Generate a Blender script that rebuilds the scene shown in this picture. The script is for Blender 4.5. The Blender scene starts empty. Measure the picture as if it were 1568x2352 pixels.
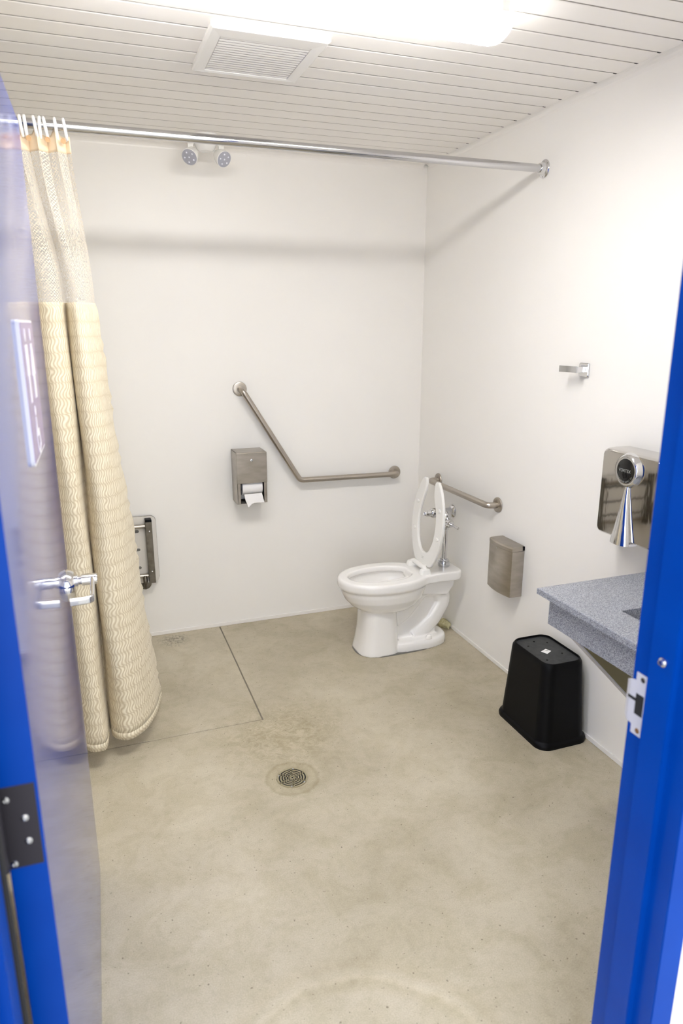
import bpy, bmesh, math, random
from mathutils import Vector, Matrix
sc = bpy.context.scene
PI = math.pi
# ---------------------------------------------------------------- camera
cam_d = bpy.data.cameras.new('camera'); cam = bpy.data.objects.new('camera', cam_d)
sc.collection.objects.link(cam); sc.camera = cam
cam_d.sensor_fit = 'HORIZONTAL'; cam_d.sensor_width = 24.0; cam_d.lens = 24.316
cam_d.clip_start = 0.02
R_ = Vector((.939847, -.341596, -.000559)); U_ = Vector((.089080, .243508, .965800)); D_ = Vector((.329777, .907753, -.259289))
M = Matrix((R_, U_, -D_)).transposed().to_4x4(); M.translation = Vector((-1.86143, -3.74256, 1.68844))
cam.matrix_world = M
cam_d.dof.use_dof = True; cam_d.dof.focus_distance = 3.0; cam_d.dof.aperture_fstop = 3.2
# ---------------------------------------------------------------- world and exposure
w = bpy.data.worlds.new('world'); sc.world = w; w.use_nodes = True
bg = w.node_tree.nodes['Background']
bg.inputs[0].default_value = (.93, .96, 1.0, 1); bg.inputs[1].default_value = .80
sun_d = bpy.data.lights.new('sun', 'SUN'); sun_d.energy = 5.0; sun_d.angle = .01; sun_d.color = (1, .96, .90)
sun = bpy.data.objects.new('sun', sun_d); sc.collection.objects.link(sun); sun.rotation_euler = (math.radians(-38), 0, math.radians(-20))
sc.view_settings.view_transform = 'Standard'; sc.view_settings.look = 'None'
sc.view_settings.gamma = 1; sc.view_settings.use_curve_mapping = False
sc.view_settings.exposure = 2.06
LAMP = 11.2
sc.cycles.max_bounces = 14; sc.cycles.diffuse_bounces = 8; sc.cycles.glossy_bounces = 6; sc.cycles.transparent_max_bounces = 12
sc.cycles.caustics_reflective = False; sc.cycles.caustics_refractive = False
sc.cycles.sample_clamp_indirect = 6
# ---------------------------------------------------------------- materials
def mat(name, col, rough=.5, metal=0., spec=.5, coat=0., bump=None, ior=None, aniso=0.):
    m = bpy.data.materials.new(name); m.use_nodes = True
    b = m.node_tree.nodes['Principled BSDF']
    b.inputs['Base Color'].default_value = (*col, 1); b.inputs['Roughness'].default_value = rough
    b.inputs['Metallic'].default_value = metal; b.inputs['Specular IOR Level'].default_value = spec
    b.inputs['Coat Weight'].default_value = coat; b.inputs['Coat Roughness'].default_value = .05
    b.inputs['Anisotropic'].default_value = aniso
    if ior: b.inputs['IOR'].default_value = ior
    nt = m.node_tree; N = nt.nodes; L = nt.links
    tc = N.new('ShaderNodeTexCoord')
    if bump:
        sx, st, di = bump
        n = N.new('ShaderNodeTexNoise'); n.inputs['Scale'].default_value = 1.0; n.inputs['Detail'].default_value = 3
        mp = N.new('ShaderNodeMapping'); mp.inputs['Scale'].default_value = sx
        L.new(tc.outputs['Object'], mp.inputs[0]); L.new(mp.outputs[0], n.inputs['Vector'])
        bp = N.new('ShaderNodeBump'); bp.inputs['Strength'].default_value = st; bp.inputs['Distance'].default_value = di
        L.new(n.outputs['Fac'], bp.inputs['Height']); L.new(bp.outputs[0], b.inputs['Normal'])
    return m
def vary(m, c1, c2, scale, detail=4, lo=.35, hi=.65, rough=None):
    nt = m.node_tree; N = nt.nodes; L = nt.links; b = N['Principled BSDF']
    tc = N.new('ShaderNodeTexCoord'); n = N.new('ShaderNodeTexNoise'); n.inputs['Detail'].default_value = detail
    mp = N.new('ShaderNodeMapping'); mp.inputs['Scale'].default_value = scale if isinstance(scale, tuple) else (scale,)*3
    n.inputs['Scale'].default_value = 1
    L.new(tc.outputs['Object'], mp.inputs[0]); L.new(mp.outputs[0], n.inputs['Vector'])
    r = N.new('ShaderNodeValToRGB'); r.color_ramp.elements[0].position = lo; r.color_ramp.elements[1].position = hi
    r.color_ramp.elements[0].color = (*c1, 1); r.color_ramp.elements[1].color = (*c2, 1)
    L.new(n.outputs['Fac'], r.inputs[0]); L.new(r.outputs[0], b.inputs['Base Color'])
    if rough:
        q = N.new('ShaderNodeMapRange'); q.inputs['To Min'].default_value = rough[0]; q.inputs['To Max'].default_value = rough[1]
        L.new(n.outputs['Fac'], q.inputs['Value']); L.new(q.outputs[0], b.inputs['Roughness'])
    return m
M_wall = vary(mat('white_wall_panel', (.82, .80, .77), .38, bump=((3, 3, 1.5), .02, .01)), (.860, .845, .815), (.873, .860, .832), 1.2)
M_plank = vary(mat('white_ceiling_plank', (.80, .77, .73), .6), (.92, .90, .865), (.935, .915, .885), (1.5, 12, 1))
M_trim = mat('white_trim', (.84, .82, .79), .3)
M_dark = mat('dark_void', (.01, .01, .01), .8)
M_blue = vary(mat('blue_gloss_paint', (.0, .04, .36), .07, ior=1.45), (.0005, .034, .29), (.0005, .040, .32), 6)
M_frame = vary(mat('blue_frame_paint', (.0, .04, .36), .3, spec=.12), (.0, .038, .27), (.0, .044, .30), 6)
M_steel = vary(mat('brushed_steel', (.45, .41, .36), .33, 1., bump=((40, 40, 900), .05, .002)), (.40, .365, .31), (.50, .46, .41), (9, 9, 30), rough=(.28, .40))
M_steel_bar = mat('satin_steel_bar', (.46, .42, .37), .34, 1., bump=((300, 300, 300), .05, .001))
M_chrome = mat('polished_chrome', (.72, .72, .73), .05, 1.)
M_satin = mat('satin_chrome', (.62, .63, .65), .18, 1.)
M_zinc = mat('dull_zinc', (.62, .62, .66), .5, .35)
M_hinge = mat('dark_bronze_hinge', (.035, .032, .04), .45, .6)
M_ceramic = mat('white_vitreous_china', (.85, .84, .82), .08, coat=.5)
M_plastic = mat('white_plastic', (.84, .835, .81), .22)
M_ring = mat('white_ring_plastic', (.88, .88, .88), .25)
M_black = mat('black_plastic', (.0035, .0035, .004), .45, spec=.12)
M_blackbase = vary(mat('black_plastic_base', (.02, .022, .025), .5), (.016, .018, .02), (.03, .033, .036), 60)
M_paper = mat('white_tissue', (.86, .85, .85), .85)
M_gloss_black = mat('gloss_black_badge', (.004, .004, .005), .08)
M_grey_text = mat('grey_print', (.32, .33, .31), .4)
M_panel = mat('cream_phenolic_panel', (.72, .69, .64), .35)
M_dsteel = vary(mat('dark_flat_steel', (.16, .14, .11), .42, 1.), (.14, .125, .095), (.20, .18, .15), 30)
M_gusset = mat('olive_steel', (.30, .27, .16), .5, .7)
M_foam = vary(mat('yellow_foam', (.6, .55, .3), .8, bump=((90, 90, 90), .8, .01)), (.50, .46, .22), (.70, .66, .44), 60)
M_caulk = mat('grey_caulk', (.16, .155, .14), .7)
M_lens = mat('grey_led_lens', (.42, .43, .50), .15)
M_led = mat('clear_led', (.85, .87, .95), .08)
M_purple = mat('purple_sign', (.12, .07, .38), .15)
M_white = mat('white_print', (.85, .85, .86), .3)
M_rust = mat('rusty_screw', (.25, .13, .05), .6, .5)
M_grate = mat('worn_nickel_grate', (.42, .38, .26), .42, .8)
M_vinyl = mat('cream_vinyl_header', (.80, .66, .48), .45)
M_siding = mat('white_exterior_wall', (.66, .65, .62), .6)
M_ground = vary(mat('outdoor_concrete', (.35, .34, .32), .8), (.30, .29, .27), (.38, .37, .35), 3)
# lamp diffuser (it gives the light)
M_lamp = bpy.data.materials.new('lit_diffuser'); M_lamp.use_nodes = True
_n = M_lamp.node_tree.nodes; _b = _n['Principled BSDF']
_b.inputs['Base Color'].default_value = (.9, .9, .9, 1)
_b.inputs['Emission Color'].default_value = (1, .975, .94, 1); _b.inputs['Emission Strength'].default_value = LAMP
_nt = M_lamp.node_tree; _g = _nt.nodes.new('ShaderNodeNewGeometry'); _s = _nt.nodes.new('ShaderNodeSeparateXYZ'); _r = _nt.nodes.new('ShaderNodeMapRange')
_nt.links.new(_g.outputs['Normal'], _s.inputs[0]); _nt.links.new(_s.outputs[2], _r.inputs['Value'])   # LED strip aims down: the diffuser's flanks are dimmer
_r.inputs['From Min'].default_value = -.75; _r.inputs['From Max'].default_value = 0; _r.inputs['To Min'].default_value = LAMP*1.08; _r.inputs['To Max'].default_value = LAMP*.30
_nt.links.new(_r.outputs[0], _b.inputs['Emission Strength'])
# terrazzo-like counter
def granite():
    m = mat('blue_grey_solid_surface', (.3, .33, .38), .30); nt = m.node_tree; N = nt.nodes; L = nt.links; b = N['Principled BSDF']
    tc = N.new('ShaderNodeTexCoord')
    n = N.new('ShaderNodeTexNoise'); n.inputs['Scale'].default_value = 520; n.inputs['Detail'].default_value = 2
    v = N.new('ShaderNodeTexVoronoi'); v.inputs['Scale'].default_value = 600
    L.new(tc.outputs['Object'], n.inputs['Vector']); L.new(tc.outputs['Object'], v.inputs['Vector'])
    r = N.new('ShaderNodeValToRGB'); e = r.color_ramp.elements
    e[0].position = .36; e[0].color = (.085, .09, .12, 1); e[1].position = .64; e[1].color = (.47, .49, .53, 1)
    x = e.new(.5); x.color = (.23, .245, .285, 1)
    s = N.new('ShaderNodeMath'); s.operation = 'MULTIPLY_ADD'; s.inputs[1].default_value = .25
    L.new(v.outputs['Color'], s.inputs[0]); s2 = N.new('ShaderNodeMath'); s2.operation = 'SUBTRACT'; s2.inputs[1].default_value = .11
    L.new(n.outputs['Fac'], s.inputs[2]); L.new(s.outputs[0], s2.inputs[0]); L.new(s2.outputs[0], r.inputs[0])
    L.new(r.outputs[0], b.inputs['Base Color']); return m
M_granite = granite()
def concrete():
    m = mat('sealed_concrete', (.45, .41, .33), .36); nt = m.node_tree; N = nt.nodes; L = nt.links; b = N['Principled BSDF']
    tc = N.new('ShaderNodeTexCoord')
    def noise(s, d, rg=.6, dis=0):
        n = N.new('ShaderNodeTexNoise'); n.inputs['Scale'].default_value = s; n.inputs['Detail'].default_value = d
        n.inputs['Roughness'].default_value = rg; n.inputs['Distortion'].default_value = dis
        L.new(tc.outputs['Object'], n.inputs['Vector']); return n.outputs['Fac']
    def ramp(f, p0, p1, c0, c1):
        r = N.new('ShaderNodeValToRGB'); r.color_ramp.elements[0].position = p0; r.color_ramp.elements[1].position = p1
        r.color_ramp.elements[0].color = (*c0, 1); r.color_ramp.elements[1].color = (*c1, 1); L.new(f, r.inputs[0]); return r.outputs[0]
    def mixm(a, c, f, mode='MULTIPLY'):
        x = N.new('ShaderNodeMix'); x.data_type = 'RGBA'; x.blend_type = mode
        if isinstance(f, float): x.inputs[0].default_value = f
        else: L.new(f, x.inputs[0])
        L.new(a, x.inputs[6]); L.new(c, x.inputs[7]); return x.outputs[2]
    c = ramp(noise(1.6, 6, .6, .4), .32, .68, (.41, .365, .272), (.565, .512, .402))
    c = mixm(c, ramp(noise(7, 8, .65, .8), .38, .56, (.86, .85, .80), (1, 1, 1)), .8)
    c = mixm(c, ramp(noise(32, 6, .7), .34, .52, (.86, .85, .82), (1, 1, 1)), .6)
    c = mixm(c, ramp(noise(260, 2, .5), .30, .70, (.86, .85, .83), (1.08, 1.08, 1.08)), .9)
    c = mixm(c, ramp(noise(95, 1, .5), .245, .275, (.35, .32, .28), (1, 1, 1)), .8)
    # worn ring of mortar around the floor drain
    g = N.new('ShaderNodeVectorMath'); g.operation = 'DISTANCE'; g.inputs[1].default_value = (-1.249, -1.498, 0)
    L.new(tc.outputs['Object'], g.inputs[0])
    nn = N.new('ShaderNodeMath'); nn.operation = 'MULTIPLY_ADD'; nn.inputs[1].default_value = .03; L.new(noise(30, 4), nn.inputs[0]); L.new(g.outputs['Value'], nn.inputs[2])
    rr = N.new('ShaderNodeValToRGB'); el = rr.color_ramp.elements
    el[0].position = .0; el[0].color = (.78, .76, .68, 1); el[1].position = .125; el[1].color = (1, 1, 1, 1)
    e = el.new(.10); e.color = (.92, .91, .86, 1); e = el.new(.114); e.color = (.80, .78, .70, 1)
    L.new(nn.outputs[0], rr.inputs[0]); c = mixm(c, rr.outputs[0], 1.0)
    # worn, scuffed patch between the slab corner and the drain
    h = N.new('ShaderNodeVectorMath'); h.operation = 'DISTANCE'; h.inputs[1].default_value = (-1.2, -1.2, 0); L.new(tc.outputs['Object'], h.inputs[0])
    hh = N.new('ShaderNodeMapRange'); hh.inputs['From Min'].default_value = .10; hh.inputs['From Max'].default_value = .34
    hh.inputs['To Min'].default_value = .75; hh.inputs['To Max'].default_value = 0; L.new(h.outputs['Value'], hh.inputs['Value'])
    c2 = mixm(c, ramp(noise(24, 8, .75, 1.5), .42, .58, (.74, .70, .58), (1.06, 1.05, 1.02)), hh.outputs[0]); c = c2
    # dark smudge on the shower slab by the wall
    h = N.new('ShaderNodeVectorMath'); h.operation = 'DISTANCE'; h.inputs[1].default_value = (-1.53, -.10, 0); L.new(tc.outputs['Object'], h.inputs[0])
    k = N.new('ShaderNodeMapRange'); k.inputs['From Min'].default_value = .03; k.inputs['From Max'].default_value = .10
    k.inputs['To Min'].default_value = .9; k.inputs['To Max'].default_value = 0; L.new(h.outputs['Value'], k.inputs['Value'])
    c = mixm(c, ramp(noise(55, 6, .8), .42, .54, (.18, .17, .15), (1, 1, 1)), k.outputs[0])
    # pale and dark trowel arcs near the doorway
    h = N.new('ShaderNodeVectorMath'); h.operation = 'DISTANCE'; h.inputs[1].default_value = (-1.42, -2.72, 0); L.new(tc.outputs['Object'], h.inputs[0])
    a2 = N.new('ShaderNodeMath'); a2.operation = 'MULTIPLY_ADD'; a2.inputs[1].default_value = .06; L.new(noise(4, 4), a2.inputs[0]); L.new(h.outputs['Value'], a2.inputs[2])
    rr = N.new('ShaderNodeValToRGB'); el = rr.color_ramp.elements
    el[0].position = .34; el[0].color = (1, 1, 1, 1); el[1].position = .46; el[1].color = (1, 1, 1, 1)
    e = el.new(.37); e.color = (.90, .88, .82, 1); e = el.new(.385); e.color = (1.10, 1.10, 1.09, 1); e = el.new(.40); e.color = (1.02, 1.02, 1.02, 1); e = el.new(.42); e.color = (.93, .91, .87, 1)
    L.new(a2.outputs[0], rr.inputs[0]); c = mixm(c, rr.outputs[0], .8)
    L.new(c, b.inputs['Base Color'])
    q = N.new('ShaderNodeMapRange'); q.inputs['To Min'].default_value = .28; q.inputs['To Max'].default_value = .48
    L.new(noise(9, 5), q.inputs['Value']); L.new(q.outputs[0], b.inputs['Roughness'])
    bp = N.new('ShaderNodeBump'); bp.inputs['Strength'].default_value = .12; bp.inputs['Distance'].default_value = .002
    L.new(noise(70, 5, .7), bp.inputs['Height']); L.new(bp.outputs[0], b.inputs['Normal'])
    return m
M_floor = concrete()
def fabric():
    m = mat('wavy_woven_curtain', (.6, .5, .35), .75); nt = m.node_tree; N = nt.nodes; L = nt.links; b = N['Principled BSDF']
    uv = N.new('ShaderNodeUVMap'); s = N.new('ShaderNodeSeparateXYZ'); L.new(uv.outputs[0], s.inputs[0])
    def mth(op, a, c=None, c2=None):
        x = N.new('ShaderNodeMath'); x.operation = op
        for i, v in enumerate((a, c, c2)):
            if v is None: continue
            if isinstance(v, (int, float)): x.inputs[i].default_value = v
            else: L.new(v, x.inputs[i])
        return x.outputs[0]
    u, v = s.outputs[0], s.outputs[1]
    nz = N.new('ShaderNodeTexNoise'); nz.inputs['Scale'].default_value = 9; L.new(uv.outputs[0], nz.inputs['Vector'])
    vv = mth('MULTIPLY_ADD', nz.outputs['Fac'], .02, v)
    ph = mth('MULTIPLY', vv, 2*PI/.052)
    row = mth('FLOOR', mth('DIVIDE', vv, .052))
    off = mth('MULTIPLY', mth('SINE', mth('MULTIPLY', row, 2.4)), .0045)
    col = N.new('ShaderNodeTexNoise'); col.inputs['Scale'].default_value = 1.0
    mp = N.new('ShaderNodeMapping'); mp.inputs['Scale'].default_value = (26, 8, 1); L.new(uv.outputs[0], mp.inputs[0]); L.new(mp.outputs[0], col.inputs['Vector'])
    uw = mth('ADD', mth('MULTIPLY_ADD', mth('SINE', ph), .0042, mth('ADD', u, off)), mth('MULTIPLY', col.outputs['Fac'], .03))
    st = mth('SINE', mth('MULTIPLY', uw, 2*PI/.0105))
    st = mth('MULTIPLY_ADD', st, .5, .5)
    fr = mth('FRACT', mth('DIVIDE', vv, .052)); edge = mth('MULTIPLY', mth('MULTIPLY', fr, mth('SUBTRACT', 1, fr)), 4)
    st = mth('MULTIPLY', st, mth('POWER', edge, .28))
    n2 = N.new('ShaderNodeTexNoise'); n2.inputs['Scale'].default_value = 22; n2.inputs['Detail'].default_value = 3; L.new(uv.outputs[0], n2.inputs['Vector'])
    st = mth('MULTIPLY', st, mth('MULTIPLY_ADD', n2.outputs['Fac'], 1.0, .35))
    r = N.new('ShaderNodeValToRGB'); e = r.color_ramp.elements
    e[0].position = .0; e[0].color = (.56, .475, .325, 1); e[1].position = .85; e[1].color = (.83, .765, .61, 1)
    L.new(st, r.inputs[0]); L.new(r.outputs[0], b.inputs['Base Color'])
    b.inputs['Sheen Weight'].default_value = .15
    bp = N.new('ShaderNodeBump'); bp.inputs['Strength'].default_value = .12; bp.inputs['Distance'].default_value = .001
    L.new(st, bp.inputs['Height']); L.new(bp.outputs[0], b.inputs['Normal'])
    return m
M_fabric = fabric()
def netting():
    m = mat('cream_netting', (.74, .66, .53), .8); nt = m.node_tree; N = nt.nodes; L = nt.links; b = N['Principled BSDF']
    uv = N.new('ShaderNodeUVMap'); s = N.new('ShaderNodeSeparateXYZ'); L.new(uv.outputs[0], s.inputs[0])
    def mth(op, a, c=None, c2=None):
        x = N.new('ShaderNodeMath'); x.operation = op
        for i, v in enumerate((a, c, c2)):
            if v is None: continue
            if isinstance(v, (int, float)): x.inputs[i].default_value = v
            else: L.new(v, x.inputs[i])
        return x.outputs[0]
    k = 2*PI/.0105
    a = mth('ABSOLUTE', mth('SINE', mth('MULTIPLY', mth('ADD', s.outputs[0], s.outputs[1]), k/2)))
    c = mth('ABSOLUTE', mth('SINE', mth('MULTIPLY', mth('SUBTRACT', s.outputs[0], s.outputs[1]), k/2)))
    nz = N.new('ShaderNodeTexNoise'); nz.inputs['Scale'].default_value = 1; nz.inputs['Detail'].default_value = 2
    mp = N.new('ShaderNodeMapping'); mp.inputs['Scale'].default_value = (70, 160, 1); L.new(uv.outputs[0], mp.inputs[0]); L.new(mp.outputs[0], nz.inputs['Vector'])
    hole = mth('GREATER_THAN', mth('MULTIPLY', a, c), mth('MULTIPLY_ADD', nz.outputs['Fac'], 1.5, -.50))
    al = mth('SUBTRACT', 1, mth('MULTIPLY', hole, 1.0))
    L.new(al, b.inputs['Alpha']); return m
M_net = netting()
# ---------------------------------------------------------------- mesh helpers
C = sc.collection
def box(bm, lo, hi, bev=0., seg=2):
    a = Vector(lo); c = Vector(hi)
    r = bmesh.ops.create_cube(bm, size=1); vs = r['verts']
    for v in vs: v.co = Vector(((a[i]+c[i])/2 + v.co[i]*(c[i]-a[i]) for i in range(3)))
    if bev:
        es = {e for v in vs for e in v.link_edges}
        bmesh.ops.bevel(bm, geom=list(es), offset=bev, segments=seg, affect='EDGES', profile=.5, clamp_overlap=True)
def frame_for(d):
    d = d.normalized(); a = Vector((0, 0, 1)) if abs(d.z) < .9 else Vector((1, 0, 0))
    x = d.cross(a).normalized(); return x, d.cross(x).normalized()
def cyl(bm, p, q, r, r2=None, seg=24, caps=True):
    p = Vector(p); q = Vector(q); r2 = r if r2 is None else r2
    lathe(bm, p, q-p, [(0, r), ((q-p).length, r2)], seg, caps)
def lathe(bm, o, axis, prof, seg=32, caps=True):
    o = Vector(o); d = Vector(axis).normalized(); x, y = frame_for(d); rings = []
    for h, r in prof:
        rings.append([bm.verts.new(o + d*h + (x*math.cos(2*PI*i/seg) + y*math.sin(2*PI*i/seg))*max(r, 1e-5)) for i in range(seg)])
    for a, b in zip(rings, rings[1:]):
        for i in range(seg):
            j = (i+1) % seg; bm.faces.new((a[i], b[i], b[j], a[j]))
    if caps:
        bm.faces.new(rings[0]); bm.faces.new(rings[-1][::-1])
def smooth_path(pts, r=.03, n=6):
    """round every corner of a polyline with radius r"""
    P = [Vector(p) for p in pts]; out = [P[0]]
    for a, b, c in zip(P, P[1:], P[2:]):
        u = (a-b); v = (c-b); ang = u.angle(v)
        t = min(r/math.tan(ang/2) if ang > .01 else r, u.length*.48, v.length*.48)
        s = b+u.normalized()*t; e = b+v.normalized()*t
        for i in range(n+1):
            k = i/n; out.append(s*(1-k)**2 + b*2*k*(1-k) + e*k*k)
    out.append(P[-1]); return out
def tube(bm, pts, r, seg=16, caps=True, radii=None):
    P = [Vector(p) for p in pts]; rings = []; up = None
    for i, p in enumerate(P):
        d = ((P[i+1]-p) if i == 0 else (p-P[i-1]) if i == len(P)-1 else (P[i+1]-P[i-1])).normalized()
        if up is None: x, y = frame_for(d)
        else:
            x = (up - d*up.dot(d)).normalized(); y = d.cross(x)
        up = x; rr = radii[i] if radii else r
        rings.append([bm.verts.new(p + (x*math.cos(2*PI*k/seg) + y*math.sin(2*PI*k/seg))*rr) for k in range(seg)])
    for a, b in zip(rings, rings[1:]):
        for i in range(seg):
            j = (i+1) % seg; bm.faces.new((a[i], a[j], b[j], b[i]))
    if caps: bm.faces.new(rings[0][::-1]); bm.faces.new(rings[-1])
def loft(bm, rings, caps=True):
    R = [[bm.verts.new(p) for p in r] for r in rings]; n = len(R[0])
    for a, b in zip(R, R[1:]):
        for i in range(n):
            j = (i+1) % n; bm.faces.new((a[i], a[j], b[j], b[i]))
    if caps: bm.faces.new(R[0][::-1]); bm.faces.new(R[-1])
    return R
def prism(bm, pts, vec):
    v = Vector(vec); a = [bm.verts.new(Vector(p)) for p in pts]; b = [bm.verts.new(Vector(p)+v) for p in pts]; n = len(a)
    for i in range(n):
        j = (i+1) % n; bm.faces.new((a[i], a[j], b[j], b[i]))
    bm.faces.new(a[::-1]); bm.faces.new(b)
def rrect(cx, cy, hx, hy, r, n=6):
    out = []
    for k, (sx, sy) in enumerate(((1, 1), (-1, 1), (-1, -1), (1, -1))):
        for i in range(n+1):
            t = PI/2*(k + i/n); out.append((cx+sx*(hx-r)+r*math.cos(t), cy+sy*(hy-r)+r*math.sin(t)))
    return out
def mk(name, bm, m, parent=None, smooth=True, local=False, origin=None):
    """link one mesh; world-space geometry is shifted into the parent's frame unless local"""
    bmesh.ops.recalc_face_normals(bm, faces=bm.faces)
    if parent is not None and not local:
        root = parent
        while root.parent: root = root.parent
        bmesh.ops.translate(bm, verts=bm.verts, vec=-root.location)
    if origin is not None: bmesh.ops.translate(bm, verts=bm.verts, vec=-Vector(origin))
    me = bpy.data.meshes.new(name); bm.to_mesh(me); bm.free()
    me.materials.append(m)
    if smooth:
        for p in me.polygons: p.use_smooth = True
        me.set_sharp_from_angle(angle=math.radians(35))
    o = bpy.data.objects.new(name, me); C.objects.link(o)
    if smooth:
        wn = o.modifiers.new('weighted_normal', 'WEIGHTED_NORMAL'); wn.keep_sharp = True; wn.weight = 90
    if parent is not None: o.parent = parent
    if origin is not None: o.location = origin
    return o
def B(): return bmesh.new()
def tag(o, label, cat, group=None):
    o['label'] = label; o['category'] = cat
    if group: o['group'] = group
    return o
def thing(name, label, cat, loc, rotz=0., group=None):
    o = bpy.data.objects.new(name, None); C.objects.link(o); o.location = loc; o.rotation_euler = (0, 0, rotz)
    o.empty_display_size = .05
    return tag(o, label, cat, group)
def struct(o): o['kind'] = 'structure'; return o
def pbox(name, lo, hi, m, parent, bev=0., **k):
    b = B(); box(b, lo, hi, bev); return mk(name, b, m, parent, **k)
def text_bm(bm, s, size, place):
    """adds flat lettering; place(x, y) gives the point for each outline vertex"""
    cu = bpy.data.curves.new('lettering', 'FONT'); cu.body = s; cu.size = size; cu.align_x = 'CENTER'; cu.resolution_u = 3
    o = bpy.data.objects.new('lettering', cu); C.objects.link(o)
    dg = bpy.context.evaluated_depsgraph_get(); me = bpy.data.meshes.new_from_object(o.evaluated_get(dg))
    base = len(bm.verts); vs = [bm.verts.new(place(v.co.x, v.co.y)) for v in me.vertices]
    for p in me.polygons:
        try: bm.faces.new([vs[i] for i in p.vertices])
        except ValueError: pass
    bpy.data.objects.remove(o); bpy.data.curves.remove(cu); bpy.data.meshes.remove(me)
# ---------------------------------------------------------------- the room
H = 2.540; XL = -2.64; YF = -2.832; YO = -2.978; GX, GY = -1.258, -1.055
def plain(name, lo, hi, m): return struct(pbox(name, lo, hi, m, None, smooth=False))
b = B(); g = .0032
fl = [(XL, YO), (0, YO), (0, 0), (GX+g, 0), (GX+g, GY-g), (XL, GY-g)]
prism(b, [(x, y, -.02) for x, y in fl], (0, 0, .02))
floor = struct(mk('floor', b, M_floor, smooth=False))
b = B(); box(b, (XL, GY+g, -.02), (GX-g, 0, 0)); bmesh.ops.bevel(b, geom=[e for e in b.edges if all(v.co.z > -.001 for v in e.verts)], offset=.002, segments=1, affect='EDGES')
mk('shower_slab', b, M_floor, floor, smooth=False)
pbox('joint_filler', (XL, YO, -.05), (0, 0, -.003), mat('joint_sand', (.20, .18, .14), .8), floor, smooth=False)
plain('wall_back', (XL-.1, 0, -.05), (.1, .1, 2.62), M_wall)
plain('wall_right', (0, YO, -.05), (.1, -.0002, 2.62), M_wall)
plain('wall_left', (XL-.1, YO, -.05), (XL, -.0002, 2.62), M_wall)
JX0, JX1, DH = -2.041, -.954, 2.165     # door opening between the frame's rabbets
b = B(); fo = .045
box(b, (XL-.1, YO+.004, -.05), (JX0-fo, YF-.004, 2.62)); box(b, (JX1+fo, YO+.004, -.05), (.1, YF-.004, 2.62))
box(b, (JX0-fo, YO+.004, DH+fo), (JX1+fo, YF-.004, 2.62))
wf = struct(mk('wall_front', b, M_wall, smooth=False))
b = B(); box(b, (JX1+fo, YO+.0005, -.05), (2.2, YO+.0035, 3.0)); box(b, (-4.5, YO+.0005, -.05), (JX0-fo, YO+.0035, 3.0)); box(b, (JX0-fo, YO+.0005, DH+fo), (JX1+fo, YO+.0035, 3.0))
mk('exterior_cladding', b, M_siding, wf, smooth=False)
# ceiling of planks
ceil = struct(pbox('ceiling', (XL-.1, YO, H+.0085), (-.036, -.0345, H+.05), M_plank, None, smooth=False))
pbox('upper_deck', (XL-.1, YO, H+.055), (.1, .1, H+.09), M_dark, ceil, smooth=False)
S = .1016; y14 = -.2849
def plank_mesh():
    hw = S/2-.0044; c = .0035
    prof = [(-hw, .008), (-hw, .0013), (-hw+.0045, 0), (hw, 0), (hw, .008)]
    bm = B(); prism(bm, [(XL-.02, y, z) for y, z in prof], (-.022-(XL-.02)+.004, 0, 0))
    bmesh.ops.recalc_face_normals(bm, faces=bm.faces)
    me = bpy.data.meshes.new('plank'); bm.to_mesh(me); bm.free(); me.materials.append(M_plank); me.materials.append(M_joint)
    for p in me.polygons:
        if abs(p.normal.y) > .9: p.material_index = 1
    return me
M_joint = mat('shaded_plank_joint', (.42, .40, .37), .8)  # shadow of the plank joints, put into the colour of their side faces
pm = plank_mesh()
nb_ = B(); box(nb_, (-.0055, -.0043, .0003), (.0055, .0043, .004)); nm_ = bpy.data.meshes.new('gap_shade_plug'); nb_.to_mesh(nm_); nb_.free(); nm_.materials.append(M_dark)  # dark plug painting the shade inside the hollow groove ends
n = 0
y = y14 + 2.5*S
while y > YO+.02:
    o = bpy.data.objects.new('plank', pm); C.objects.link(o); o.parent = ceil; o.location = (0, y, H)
    o = bpy.data.objects.new('gap_shade_plug', nm_); C.objects.link(o); o.parent = ceil; o.location = (-.031, y-S/2, H); y -= S; n += 1
# cove trim along the walls
def cove(name, a, bq, inward):
    a = Vector(a); bq = Vector(bq); inn = Vector(inward); up = Vector((0, 0, 1)); w = .024
    prof = [(0, 0), (w, 0)] + [(w*(1-math.sin(t)), -w*(1-math.cos(t)) - .0015) for t in [PI/2*i/6 for i in range(7)]] + [(0, -w-.0015)]
    pts = [a + inn*p + up*q for p, q in prof]
    bm = B(); prism(bm, pts, bq-a); return struct(mk(name, bm, M_trim, smooth=False))
cove('trim_1', (XL, 0, H+.001), (-.0245, 0, H+.001), (0, -1, 0))
cove('trim_2', (0, -.0245, H+.001), (0, YF, H+.001), (-1, 0, 0))
def base(name, lo, hi, ax):
    bm = B(); box(bm, lo, hi, .003, 2); return struct(mk(name, bm, M_trim))
base('baseboard_back', (XL, -.007, 0), (-.0075, -.0002, .022), 0)
base('baseboard_right', (-.007, YF+.002, 0), (-.0002, -.0002, .022), 1)
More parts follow.
